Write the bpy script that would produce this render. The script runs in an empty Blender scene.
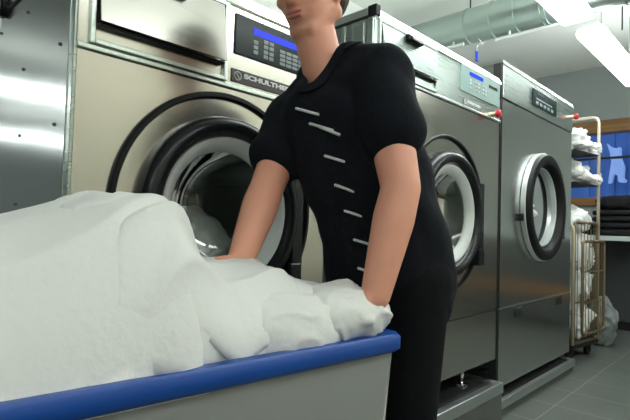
import bpy, bmesh, math, random
from mathutils import Vector, Matrix, noise, Quaternion
random.seed(7)
PI = math.pi
scn = bpy.context.scene
col = scn.collection
V = Vector

# ------------------------------------------------------------------ materials
def nt(name):
    m = bpy.data.materials.new(name); m.use_nodes = True
    t = m.node_tree; t.nodes.clear()
    out = t.nodes.new('ShaderNodeOutputMaterial')
    return m, t, out

def N(t, typ, **kw):
    n = t.nodes.new(typ)
    for k, v in kw.items():
        if k in n.inputs: n.inputs[k].default_value = v
        else: setattr(n, k, v)
    return n

def plain(name, color, rough=.5, metal=0., noise_amt=0., scale=(6, 6, 6), bump=0., coat=0., spec=.5, sheen=0., sss=0.):
    m, t, out = nt(name)
    b = N(t, 'ShaderNodeBsdfPrincipled')
    b.inputs['Base Color'].default_value = (*color, 1); b.inputs['Roughness'].default_value = rough
    b.inputs['Metallic'].default_value = metal; b.inputs['Coat Weight'].default_value = coat
    b.inputs['Specular IOR Level'].default_value = spec
    b.inputs['Sheen Weight'].default_value = sheen
    if sss:
        b.inputs['Subsurface Weight'].default_value = sss
        b.inputs['Subsurface Radius'].default_value = (.012, .005, .003)
        b.inputs['Subsurface Scale'].default_value = 1.0
    t.links.new(b.outputs[0], out.inputs[0])
    if noise_amt or bump:
        tc = N(t, 'ShaderNodeTexCoord'); mp = N(t, 'ShaderNodeMapping'); mp.inputs['Scale'].default_value = scale
        nz = N(t, 'ShaderNodeTexNoise'); nz.inputs['Scale'].default_value = 1; nz.inputs['Detail'].default_value = 4
        t.links.new(tc.outputs['Object'], mp.inputs[0]); t.links.new(mp.outputs[0], nz.inputs['Vector'])
        if noise_amt:
            mx = N(t, 'ShaderNodeMix', data_type='RGBA'); mx.inputs[0].default_value = .5
            mx.inputs[6].default_value = (*[c * (1 - noise_amt) for c in color], 1)
            mx.inputs[7].default_value = (*[min(1, c * (1 + noise_amt)) for c in color], 1)
            t.links.new(nz.outputs['Fac'], mx.inputs[0]); t.links.new(mx.outputs[2], b.inputs['Base Color'])
        if bump:
            bp = N(t, 'ShaderNodeBump'); bp.inputs['Strength'].default_value = bump; bp.inputs['Distance'].default_value = .01
            t.links.new(nz.outputs['Fac'], bp.inputs['Height']); t.links.new(bp.outputs[0], b.inputs['Normal'])
    return m

def steel(name, color=(.62, .62, .58), rough=.3, grain=(2, 2, 160), aniso=.5, bump=.03, smudge=.08):
    m, t, out = nt(name)
    b = N(t, 'ShaderNodeBsdfPrincipled'); b.inputs['Metallic'].default_value = 1
    b.inputs['Base Color'].default_value = (*color, 1)
    b.inputs['Anisotropic'].default_value = aniso
    tc = N(t, 'ShaderNodeTexCoord'); mp = N(t, 'ShaderNodeMapping'); mp.inputs['Scale'].default_value = grain
    nz = N(t, 'ShaderNodeTexNoise'); nz.inputs['Scale'].default_value = 2; nz.inputs['Detail'].default_value = 3
    t.links.new(tc.outputs['Object'], mp.inputs[0]); t.links.new(mp.outputs[0], nz.inputs['Vector'])
    mr = N(t, 'ShaderNodeMapRange'); mr.inputs[3].default_value = rough - smudge; mr.inputs[4].default_value = rough + smudge
    t.links.new(nz.outputs['Fac'], mr.inputs[0])
    n2 = N(t, 'ShaderNodeTexNoise'); n2.inputs['Scale'].default_value = 2.2; n2.inputs['Detail'].default_value = 1
    t.links.new(tc.outputs['Object'], n2.inputs['Vector'])
    bp = N(t, 'ShaderNodeBump'); bp.inputs['Strength'].default_value = bump; bp.inputs['Distance'].default_value = .05
    t.links.new(n2.outputs['Fac'], bp.inputs['Height'])
    t.links.new(mr.outputs[0], b.inputs['Roughness']); t.links.new(bp.outputs[0], b.inputs['Normal'])
    t.links.new(b.outputs[0], out.inputs[0])
    return m

def emit(name, color, strength):
    m, t, out = nt(name)
    e = N(t, 'ShaderNodeEmission'); e.inputs[0].default_value = (*color, 1); e.inputs[1].default_value = strength
    t.links.new(e.outputs[0], out.inputs[0]); return m

def glass(name, tint, ior=1.45, rough=.03):
    m, t, out = nt(name)
    tr = N(t, 'ShaderNodeBsdfTransparent'); tr.inputs[0].default_value = (*tint, 1)
    gl = N(t, 'ShaderNodeBsdfGlossy'); gl.inputs['Roughness'].default_value = rough
    fr = N(t, 'ShaderNodeFresnel'); fr.inputs[0].default_value = ior
    mx = N(t, 'ShaderNodeMixShader')
    t.links.new(fr.outputs[0], mx.inputs[0]); t.links.new(tr.outputs[0], mx.inputs[1]); t.links.new(gl.outputs[0], mx.inputs[2])
    t.links.new(mx.outputs[0], out.inputs[0]); return m

def tile_mat():
    m, t, out = nt('floor_tile')
    b = N(t, 'ShaderNodeBsdfPrincipled'); b.inputs['Roughness'].default_value = .42
    tc = N(t, 'ShaderNodeTexCoord'); sp = N(t, 'ShaderNodeSeparateXYZ'); t.links.new(tc.outputs['Object'], sp.inputs[0])
    masks = []
    for ax, off, size in ((0, 3.09, .335), (1, .965, .67)):
        a = N(t, 'ShaderNodeMath', operation='SUBTRACT'); a.inputs[1].default_value = off - 50 * size - size / 2
        d = N(t, 'ShaderNodeMath', operation='DIVIDE'); d.inputs[1].default_value = size
        f = N(t, 'ShaderNodeMath', operation='FRACT')
        s = N(t, 'ShaderNodeMath', operation='SUBTRACT'); s.inputs[1].default_value = .5
        ab = N(t, 'ShaderNodeMath', operation='ABSOLUTE')
        l = N(t, 'ShaderNodeMath', operation='LESS_THAN'); l.inputs[1].default_value = .003 / size
        t.links.new(sp.outputs[ax], a.inputs[0]); t.links.new(a.outputs[0], d.inputs[0]); t.links.new(d.outputs[0], f.inputs[0])
        t.links.new(f.outputs[0], s.inputs[0]); t.links.new(s.outputs[0], ab.inputs[0]); t.links.new(ab.outputs[0], l.inputs[0])
        masks.append(l)
    mx = N(t, 'ShaderNodeMath', operation='MAXIMUM')
    t.links.new(masks[0].outputs[0], mx.inputs[0]); t.links.new(masks[1].outputs[0], mx.inputs[1])
    nz = N(t, 'ShaderNodeTexNoise'); nz.inputs['Scale'].default_value = 5; nz.inputs['Detail'].default_value = 5
    t.links.new(tc.outputs['Object'], nz.inputs['Vector'])
    c0 = N(t, 'ShaderNodeMix', data_type='RGBA'); c0.inputs[6].default_value = (.082, .092, .086, 1); c0.inputs[7].default_value = (.118, .13, .122, 1)
    t.links.new(nz.outputs['Fac'], c0.inputs[0])
    c1 = N(t, 'ShaderNodeMix', data_type='RGBA'); c1.inputs[7].default_value = (.23, .255, .24, 1)
    t.links.new(mx.outputs[0], c1.inputs[0]); t.links.new(c0.outputs[2], c1.inputs[6])
    t.links.new(c1.outputs[2], b.inputs['Base Color']); t.links.new(b.outputs[0], out.inputs[0])
    return m

def wood_mat(name, c0, c1, scale):
    m, t, out = nt(name)
    b = N(t, 'ShaderNodeBsdfPrincipled'); b.inputs['Roughness'].default_value = .45
    tc = N(t, 'ShaderNodeTexCoord'); mp = N(t, 'ShaderNodeMapping'); mp.inputs['Scale'].default_value = scale
    nz = N(t, 'ShaderNodeTexNoise'); nz.inputs['Scale'].default_value = 3; nz.inputs['Detail'].default_value = 5
    cr = N(t, 'ShaderNodeValToRGB'); cr.color_ramp.elements[0].color = (*c0, 1); cr.color_ramp.elements[1].color = (*c1, 1)
    cr.color_ramp.elements[0].position = .35; cr.color_ramp.elements[1].position = .65
    t.links.new(tc.outputs['Object'], mp.inputs[0]); t.links.new(mp.outputs[0], nz.inputs['Vector'])
    t.links.new(nz.outputs['Fac'], cr.inputs[0]); t.links.new(cr.outputs[0], b.inputs['Base Color']); t.links.new(b.outputs[0], out.inputs[0])
    return m

M = dict(
    front=steel('brushed_steel_front', (.57, .563, .512), .22, (2, 2, 60), .3, .05, .03),
    header=steel('brushed_steel_header', (.58, .67, .635), .28, (2, 2, 60), .3, .05, .03),  # teal base colour carries the greenish lamp cast on the upper steel
    side=steel('brushed_steel_side', (.60, .645, .635), .19, (2, 2, 60), .3, .06, .03),
    lid=steel('polished_lid', (.93, .96, .94), .16, (2, 2, 60), 0, .02, .03),
    dryer=steel('brushed_steel_dryer', (.60, .62, .585), .22, (2, 2, 60), .3, .05, .03),
    drum=plain('drum_steel', (.52, .55, .53), .45, .45),
    chrome=plain('chrome', (.8, .82, .82), .12, 1),
    dark=plain('black_gap', (.012, .012, .013), .6),
    rubber=plain('black_rubber', (.007, .008, .009), .45, noise_amt=.1, spec=.22),
    gloss=plain('black_gloss_plastic', (.010, .012, .014), .27, spec=.32),
    ringwhite=plain('pale_grey_plastic', (.60, .63, .62), .4),
    ringgrey=plain('silver_ring', (.62, .66, .67), .3, .6),
    glass=glass('door_glass', (.62, .67, .65), 1.35),
    clearglass=glass('clear_door_glass', (.85, .88, .87), 1.22),
    panelglass=plain('dark_panel_glass', (.010, .024, .026), .2, spec=.15),
    tealpanel=plain('pale_teal_panel', (.30, .43, .41), .25),
    display=emit('blue_display', (.06, .09, 1.0), 1.3),
    display2=emit('blue_display_second', (.05, .11, .9), 1.1),
    key=plain('grey_keys', (.25, .30, .31), .4),
    white_text=plain('white_print', (.8, .82, .82), .5),
    plate=plain('black_logo_plate', (.025, .027, .03), .35),
    greyplate=plain('grey_logo_plate', (.22, .25, .24), .35),
    red=plain('red_plastic', (.55, .03, .04), .35),
    brass=plain('pale_brass', (.75, .62, .45), .35, .6),
    concrete=plain('plinth_tile', (.10, .108, .10), .6, noise_amt=.25, scale=(9, 9, 9), bump=.15),
    alu=steel('aluminium_trim', (.62, .66, .66), .33, (3, 40, 40), 0, .02),
    ceil=plain('ceiling_white', (.86, .88, .84), .85, noise_amt=.02, scale=(1, 1, 1)),
    wallgrey=plain('wall_grey', (.34, .375, .38), .8, noise_amt=.04, scale=(2, 2, 2)),
    wallcream=plain('wall_cream', (.70, .66, .55), .75, noise_amt=.03, scale=(2, 2, 2)),
    wallback=plain('wall_pale', (.42, .45, .44), .8, noise_amt=.03, scale=(2, 2, 2)),
    wallwhite=plain('wall_white', (.80, .83, .80), .8, noise_amt=.03, scale=(2, 2, 2)),
    floor=tile_mat(),
    wood=wood_mat('window_wood', (.22, .105, .035), (.33, .17, .06), (3, 1, 12)),
    wooddark=wood_mat('skirting_wood', (.26, .13, .05), (.40, .21, .08), (1, 3, 12)),
    duct=steel('galvanised_duct', (.42, .50, .47), .34, (8, 8, 8), 0, .05),
    lamp=emit('lamp_diffuser', (.94, 1.0, .97), 17.0),
    lampdim=emit('lamp_diffuser_dim', (.94, 1.0, .97), 9.0),
    lampbody=plain('lamp_housing', (.55, .58, .57), .45),
    blue=plain('cart_blue', (.004, .070, .36), .38, noise_amt=.08, scale=(3, 3, 3)),
    cartgrey=plain('cart_grey', (.30, .32, .31), .5, noise_amt=.08, scale=(1, 1, 12)),
    linen=plain('white_linen', (.80, .815, .805), .9, bump=.15, scale=(70, 70, 70), sheen=.2),
    linen2=plain('offwhite_linen', (.75, .765, .755), .9, bump=.15, scale=(70, 70, 70), sheen=.2),
    skin=plain('skin', (.80, .38, .265), .5, noise_amt=.07, scale=(14, 14, 14), sss=.15),
    lip=plain('lip', (.52, .17, .15), .45),
    tunic=plain('black_tunic', (.0045, .0065, .011), .9, noise_amt=.2, scale=(40, 40, 40), bump=.2, spec=.25),
    trousers=plain('black_trousers', (.004, .0045, .006), .9, spec=.2, bump=.2, scale=(60, 60, 60)),
    hair=plain('brown_hair', (.05, .028, .015), .6, bump=.6, scale=(120, 20, 20)),
    shoe=plain('black_shoe', (.01, .01, .011), .4),
    eyewhite=plain('eye_white', (.75, .74, .72), .25), iris=plain('iris', (.08, .05, .03), .2),
    cage=plain('bronze_wire', (.24, .185, .11), .38, .7),
    cagepale=plain('pale_tube', (.66, .58, .44), .35, .5),
    counter=plain('counter_white', (.62, .68, .68), .4),
    counterdark=plain('counter_dark', (.06, .068, .072), .6),
    blackcloth=plain('black_cloth', (.008, .009, .011), .9, bump=.2, scale=(60, 60, 60)),
    sack=plain('grey_sack', (.20, .225, .225), .85, noise_amt=.2, scale=(9, 9, 9)),
    bluewall=plain('blue_outside_wall', (.12, .21, .36), .8, noise_amt=.35, scale=(1, 9, .6)),
    paleout=plain('pale_outside', (.88, .9, .9), .8, noise_amt=.15, scale=(6, 6, 6)),
    screw=plain('screw_grey', (.16, .18, .18), .4, .5),
    pane=glass('window_pane', (.86, .92, .98), 1.35),
    bluetag=plain('blue_tag', (.02, .05, .55), .4),
    yellow=plain('yellow_sticker', (.72, .70, .36), .5),
)

# ------------------------------------------------------------------ mesh helpers
OFF = {}
def link(name, me, mat, parent=None, smooth=False):
    if mat is not None and not me.materials: me.materials.append(mat)
    o = bpy.data.objects.new(name, me); col.objects.link(o)
    off = OFF.get(parent.name, V((0, 0, 0))) if parent else V((0, 0, 0))
    if off.length: me.transform(Matrix.Translation(-off))
    if smooth:
        for p in me.polygons: p.use_smooth = True
    if parent:
        o.parent = parent; OFF[o.name] = off
    return o

def obj(name, bm, mat, parent=None, smooth=False, angle=None):
    bmesh.ops.recalc_face_normals(bm, faces=bm.faces[:])
    me = bpy.data.meshes.new(name); bm.to_mesh(me); bm.free()
    o = link(name, me, mat, parent, smooth)
    if angle is not None:
        for p in me.polygons: p.use_smooth = True
        me.set_sharp_from_angle(angle=math.radians(angle))
    return o

def tag(o, label, cat, group=None, kind=None):
    o['label'] = label; o['category'] = cat
    if group: o['group'] = group
    if kind: o['kind'] = kind
    return o

def thing(name, label, cat, loc, group=None, local=False):
    o = bpy.data.objects.new(name, None); col.objects.link(o)
    o.location = loc; o.empty_display_size = .05
    OFF[o.name] = V((0, 0, 0)) if local else V(loc)
    return tag(o, label, cat, group)

def ptag(o, label): o['label'] = label; return o

def struct(name, bm, mat, parent=None, **k):
    o = obj(name, bm, mat, parent, **k)
    if parent is None: o['kind'] = 'structure'
    return o

def box(bm, x0, x1, y0, y1, z0, z1, bev=0., rot=None, seg=2):
    t = bmesh.new()
    bmesh.ops.create_cube(t, size=1)
    bmesh.ops.scale(t, vec=(abs(x1 - x0), abs(y1 - y0), abs(z1 - z0)), verts=t.verts)
    if bev > 0: bmesh.ops.bevel(t, geom=t.edges[:], offset=bev, segments=seg, profile=.5, affect='EDGES')
    if rot is not None: bmesh.ops.transform(t, matrix=rot.to_4x4(), verts=t.verts)
    bmesh.ops.translate(t, vec=((x0 + x1) / 2, (y0 + y1) / 2, (z0 + z1) / 2), verts=t.verts)
    merge(bm, t); return bm

def merge(bm, t):
    me = bpy.data.meshes.new('tmp'); t.to_mesh(me); t.free(); bm.from_mesh(me); bpy.data.meshes.remove(me)

def B(*a, **k): return box(bmesh.new(), *a, **k)

def tube(bm, pts, r, seg=10, closed=False):
    pts = [V(p) for p in pts]; n = len(pts)
    rr = r if isinstance(r, (list, tuple)) else [r] * n
    rings = []; prev = None
    for i, p in enumerate(pts):
        if closed: d = (pts[(i + 1) % n] - pts[i - 1]).normalized()
        elif i == 0: d = (pts[1] - p).normalized()
        elif i == n - 1: d = (p - pts[i - 1]).normalized()
        else: d = ((pts[i + 1] - p).normalized() + (p - pts[i - 1]).normalized()).normalized()
        if prev is None:
            a = V((0, 0, 1)) if abs(d.z) < .9 else V((1, 0, 0))
            u = d.cross(a).normalized()
        else:
            u = (prev - d * prev.dot(d)).normalized()
        prev = u; w = d.cross(u)
        rings.append([bm.verts.new(p + (u * math.cos(2 * PI * k / seg) + w * math.sin(2 * PI * k / seg)) * rr[i]) for k in range(seg)])
    m = n if closed else n - 1
    for i in range(m):
        a, b = rings[i], rings[(i + 1) % n]
        for k in range(seg): bm.faces.new((a[k], a[(k + 1) % seg], b[(k + 1) % seg], b[k]))
    if not closed:
        bm.faces.new(rings[0]); bm.faces.new(rings[-1][::-1])
    return bm

def arc_pts(pts, rad, n=6):
    """polyline with rounded corners"""
    pts = [V(p) for p in pts]; out = [pts[0]]
    for i in range(1, len(pts) - 1):
        a, b, c = pts[i - 1], pts[i], pts[i + 1]
        d1 = (a - b).normalized(); d2 = (c - b).normalized()
        p0 = b + d1 * rad; p2 = b + d2 * rad
        for k in range(n + 1):
            t = k / n; out.append(p0 * (1 - t) ** 2 + b * 2 * t * (1 - t) + p2 * t * t)
    out.append(pts[-1]); return out

def lathe_y(bm, prof, cx, y, cz, seg=72, close=False):
    """revolve (radius, depth) profile around the Y axis through (cx, y, cz)"""
    rings = []
    for (r, d) in prof:
        if r < 1e-6: rings.append([bm.verts.new((cx, y + d, cz))])
        else: rings.append([bm.verts.new((cx + r * math.cos(2 * PI * k / seg), y + d, cz + r * math.sin(2 * PI * k / seg))) for k in range(seg)])
    n = len(rings)
    for i in range(n if close else n - 1):
        a, b = rings[i], rings[(i + 1) % n]
        for k in range(seg):
            k2 = (k + 1) % seg
            if len(a) == 1 and len(b) == 1: continue
            if len(a) == 1: bm.faces.new((a[0], b[k], b[k2]))
            elif len(b) == 1: bm.faces.new((a[k], a[k2], b[0]))
            else: bm.faces.new((a[k], a[k2], b[k2], b[k]))
    return bm

def holed_plate(bm, x0, x1, z0, z1, cx, cz, r, y0, y1, seg=96):
    """flat plate facing -Y with a round hole"""
    def edge(a):
        dx, dz = math.cos(a), math.sin(a); t = 1e9
        if dx > 1e-9: t = min(t, (x1 - cx) / dx)
        if dx < -1e-9: t = min(t, (x0 - cx) / dx)
        if dz > 1e-9: t = min(t, (z1 - cz) / dz)
        if dz < -1e-9: t = min(t, (z0 - cz) / dz)
        return cx + dx * t, cz + dz * t
    angs = sorted([2 * PI * k / seg for k in range(seg)] + [math.atan2(z - cz, x - cx) % (2 * PI) for x in (x0, x1) for z in (z0, z1)])
    L = []
    for a in angs:
        ex, ez = edge(a); ix, iz = cx + r * math.cos(a), cz + r * math.sin(a)
        L.append([bm.verts.new(p) for p in ((ex, y0, ez), (ix, y0, iz), (ix, y1, iz), (ex, y1, ez))])
    for i in range(len(L)):
        a, b = L[i], L[(i + 1) % len(L)]
        for k in range(4): bm.faces.new((a[k], b[k], b[(k + 1) % 4], a[(k + 1) % 4]))
    return bm

def capsule(bm, p1, p2, r1, r2, sub=2):
    t = bmesh.new()
    for p, r in ((p1, r1), (p2, r2)):
        bmesh.ops.create_icosphere(t, subdivisions=sub, radius=r, matrix=Matrix.Translation(V(p)))
    res = bmesh.ops.convex_hull(t, input=t.verts[:])
    junk = [g for g in res['geom_interior'] + res['geom_unused'] if isinstance(g, bmesh.types.BMVert)]
    if junk: bmesh.ops.delete(t, geom=list(set(junk)), context='VERTS')
    merge(bm, t)

def chain(bm, pts, rs, sub=2):
    for i in range(len(pts) - 1): capsule(bm, pts[i], pts[i + 1], rs[i], rs[i + 1], sub)

def ellipsoid(bm, c, r, rot=None, sub=3):
    t = bmesh.new(); bmesh.ops.create_icosphere(t, subdivisions=sub, radius=1)
    bmesh.ops.scale(t, vec=r, verts=t.verts)
    if rot is not None: bmesh.ops.transform(t, matrix=rot.to_4x4(), verts=t.verts)
    bmesh.ops.translate(t, vec=c, verts=t.verts); merge(bm, t)

def remesh(name, bm, voxel, mat, parent, smooth_it=6, fn=None):
    bmesh.ops.recalc_face_normals(bm, faces=bm.faces[:])
    me = bpy.data.meshes.new('tmp'); bm.to_mesh(me); bm.free()
    o = bpy.data.objects.new('tmp', me); col.objects.link(o)
    r = o.modifiers.new('r', 'REMESH'); r.mode = 'VOXEL'; r.voxel_size = voxel
    if smooth_it:
        s = o.modifiers.new('s', 'SMOOTH'); s.factor = .5; s.iterations = smooth_it
    dg = bpy.context.evaluated_depsgraph_get()
    new = bpy.data.meshes.new_from_object(o.evaluated_get(dg)); new.name = name
    bpy.data.objects.remove(o); bpy.data.meshes.remove(me)
    new.materials.clear()
    if fn:
        for v in new.vertices: v.co = fn(v.co.copy())
    return link(name, new, mat, parent, True)

def text(name, s, size, mat, parent, pos, width=None, extrude=.0006, bold=0., rotz=0.):
    c = bpy.data.curves.new('t', 'FONT'); c.body = s; c.size = size; c.extrude = extrude; c.offset = bold
    c.align_x = 'LEFT'; c.align_y = 'BOTTOM_BASELINE'
    o = bpy.data.objects.new('t', c); col.objects.link(o)
    dg = bpy.context.evaluated_depsgraph_get()
    me = bpy.data.meshes.new_from_object(o.evaluated_get(dg)); bpy.data.objects.remove(o); bpy.data.curves.remove(c)
    me.materials.clear()
    xs = [v.co.x for v in me.vertices]; sc = (width / (max(xs) - min(xs))) if width else 1
    me.transform(Matrix.Diagonal((sc, 1, 1, 1)))
    me.transform(Matrix.Rotation(rotz, 4, 'Z') @ Matrix.Rotation(PI / 2, 4, 'X'))
    me.transform(Matrix.Translation(V(pos)))
    return link(name, me, mat, parent)

def fbm(p, o=3):
    s = 0; a = 1
    for i in range(o):
        s += a * noise.noise(p); p = p * 2.03 + V((7.1, 3.3, 1.7)); a *= .5
    return s

def cloth_lump(c, r, seed, rotz=0., amp=.16, freq=2.2, folds=.10, fdir=None, floor=None, sub=5, sq=1.0, fscale=5.0, frot=None):
    """a heap of cloth: rounded lump broken by ridged folds"""
    bm = bmesh.new(); bmesh.ops.create_icosphere(bm, subdivisions=sub, radius=1)
    sd = V((seed * 3.17, seed * 1.31, -seed * 2.7)); fd = V(fdir or (1, .3, .6)).normalized()
    R = Matrix.Rotation(rotz, 3, 'Z') if frot is None else frot
    m = min(r)
    for v in bm.verts:
        n = v.co.copy()
        q = V([math.copysign(abs(t) ** sq, t) for t in n]) if sq != 1 else n
        p = V((q.x * r[0], q.y * r[1], q.z * r[2]))
        w = V((p.x, p.y, p.z)) / m
        d = amp * fbm(w * freq * .5 + sd, 3)
        wob = 1.6 * fbm(w * .9 + sd * 2, 2)
        s = w.dot(fd) * fscale + wob * 2
        rid = 1 - abs(math.sin(s))
        d += folds * (rid ** 2 - .35) * (.6 + .6 * noise.noise(w * 1.1 - sd))
        p = p + n * d * m
        v.co = R @ p + V(c)
        if floor is not None and v.co.z < floor: v.co.z = floor + (v.co.z - floor) * .03
    return bm

# ------------------------------------------------------------------ the setting
CEIL = 2.905; WX = 6.1
struct('floor', B(-4.2, 6.4, -1.8, 12.2, -.12, 0), M['floor'])
struct('ceiling', B(-4.2, 6.4, -1.8, 12.2, CEIL, CEIL + .1), M['ceil'])
bm = bmesh.new()
WY0, WY1, WZ0, WZ1 = .85, 2.25, 1.335, 2.29
box(bm, WX, WX + .25, -1.8, WY0, 0, CEIL); box(bm, WX, WX + .25, WY1, 2.75, 0, CEIL)
box(bm, WX, WX + .25, WY0, WY1, 0, WZ0); box(bm, WX, WX + .25, WY0, WY1, WZ1, CEIL)
struct('wall_right', bm, M['wallgrey'])
struct('wall_back', B(.45, 6.35, 2.6, 2.75, 0, CEIL), M['wallwhite'])
struct('wall_passage', B(.45, .6, 2.75, 12.2, 0, CEIL), M['wallback'])
struct('wall_passage_end', B(-4.2, .6, 12.0, 12.2, 0, CEIL), M['wallback'])
struct('wall_left', B(-4.2, -4.0, -1.8, 12.0, 0, CEIL), M['wallback'])
struct('wall_front', B(-4.0, 6.1, -1.8, -1.6, 0, CEIL), M['wallcream'])
struct('baseboard_front', B(-4.0, 6.1, -1.6, -1.575, 0, .10), M['wooddark'])
struct('trim_1', B(-4.0, 6.1, -1.6, -1.582, .10, .36), M['counterdark'])  # dark band and wood skirting, added unseen for the tones they reflect in steel
struct('baseboard_right', B(WX - .02, WX, -1.57, 2.6, 0, .085), M['dark'])

# window in the right wall : wooden frame, panes, a thin muntin
w = bpy.data.objects.new('window_1', None); col.objects.link(w); w.location = (WX, 1.5, WZ0); w['kind'] = 'structure'
OFF['window_1'] = V(w.location)
bm = bmesh.new()
box(bm, WX - .03, WX + .16, WY0, WY1, WZ1 - .14, WZ1, .006); box(bm, WX - .03, WX + .16, WY0, WY1, WZ0, WZ0 + .09, .006)
for y0, y1 in ((WY0, WY0 + .1), (WY1 - .1, WY1)): box(bm, WX - .03, WX + .16, y0, y1, WZ0 + .09, WZ1 - .14, .006)
obj('window_frame', bm, M['wood'], w)
obj('window_pane', B(WX + .06, WX + .068, WY0 + .1, WY1 - .1, WZ0 + .09, WZ1 - .14), M['pane'], w)
ptag(obj('window_muntin', B(WX + .045, WX + .09, WY0 + .1, WY1 - .1, 1.862, 1.885), M['dark'], w), 'thin dark bar across the blue window')

# outside, blue dusk
bm = bmesh.new()
for i in range(26):
    y = -.6 + i * .17; box(bm, 8.2 + .02 * (i % 2), 8.3, y, y + .165, .2, 3.6)
tag(obj('outside_wall', bm, M['bluewall']), 'blue vertical boarded wall outside beyond the window', 'wall')
bm = bmesh.new()
pts = [(1.85, 2.36), (1.80, 2.30), (1.72, 2.27), (1.68, 2.29), (1.67, 2.12), (1.63, 2.0), (1.64, 1.84), (1.60, 1.80), (1.62, 1.77), (1.70, 1.78), (1.71, 1.88), (1.76, 1.90), (1.79, 1.78), (1.83, 1.76), (1.81, 1.93), (1.79, 2.08), (1.81, 2.22)]
f = bm.faces.new([bm.verts.new((8.04, y, z)) for y, z in pts])
r_ = bmesh.ops.extrude_face_region(bm, geom=[f]); bmesh.ops.translate(bm, vec=(.12, 0, 0), verts=[g for g in r_['geom'] if isinstance(g, bmesh.types.BMVert)])
bmesh.ops.bevel(bm, geom=bm.edges[:], offset=.008, segments=2, affect='EDGES')
tag(obj('pale_shape', bm, M['paleout']), 'ragged whitish shape outside against the blue boarded wall', 'sheet')  # plain pale cut-out of no known kind

# ------------------------------------------------------------------ plinths
t = thing('machine_plinth', 'taller grey tiled plinth with metal edging under the two washing machines', 'plinth', (1.45, 1.7, 0))
obj('plinth_block', B(.3, 2.62, 1.088, 2.55, 0, .185), M['concrete'], t)
bm = bmesh.new(); box(bm, .3, 2.62, 1.08, 1.122, .185, .205, .004); box(bm, .3, 2.62, 1.08, 1.088, .15, .19)
box(bm, 2.575, 2.62, 1.122, 2.55, .185, .205, .004)
ptag(obj('edge_trim', bm, M['alu'], t), 'light aluminium edging')
ptag(obj('black_inset', B(.3, 2.575, 1.122, 2.55, .185, .192), M['dark'], t), 'black recess behind the edging')  # flat black slab a little lower than the edging
t = thing('machine_plinth', 'low plinth with shiny edge and black recess under the tumble dryer', 'plinth', (3.3, 1.7, 0))
obj('plinth_block', B(2.625, 3.96, 1.118, 2.55, 0, .075), M['concrete'], t)
bm = bmesh.new(); box(bm, 2.625, 3.96, 1.10, 1.128, .075, .092, .004); box(bm, 2.625, 3.96, 1.10, 1.118, .045, .08)
box(bm, 3.93, 3.96, 1.128, 2.55, .075, .092, .004)
ptag(obj('edge_trim', bm, M['alu'], t), 'bright aluminium edging')
ptag(obj('black_inset', B(2.625, 3.93, 1.128, 2.55, .075, .08), M['dark'], t), 'black recess behind the edging')

# ------------------------------------------------------------------ machines
FY = 1.15
def casing(bm, x0, x1, y0, y1, z0, z1, th=.012):
    box(bm, x0, x0 + th, y0, y1, z0, z1); box(bm, x1 - th, x1, y0, y1, z0, z1)
    box(bm, x0 + th, x1 - th, y1 - th, y1, z0, z1)
    box(bm, x0 + th, x1 - th, y0, y1 - th, z1 - th, z1); box(bm, x0 + th, x1 - th, y0, y1 - th, z0, z0 + th)
    return bm

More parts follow.
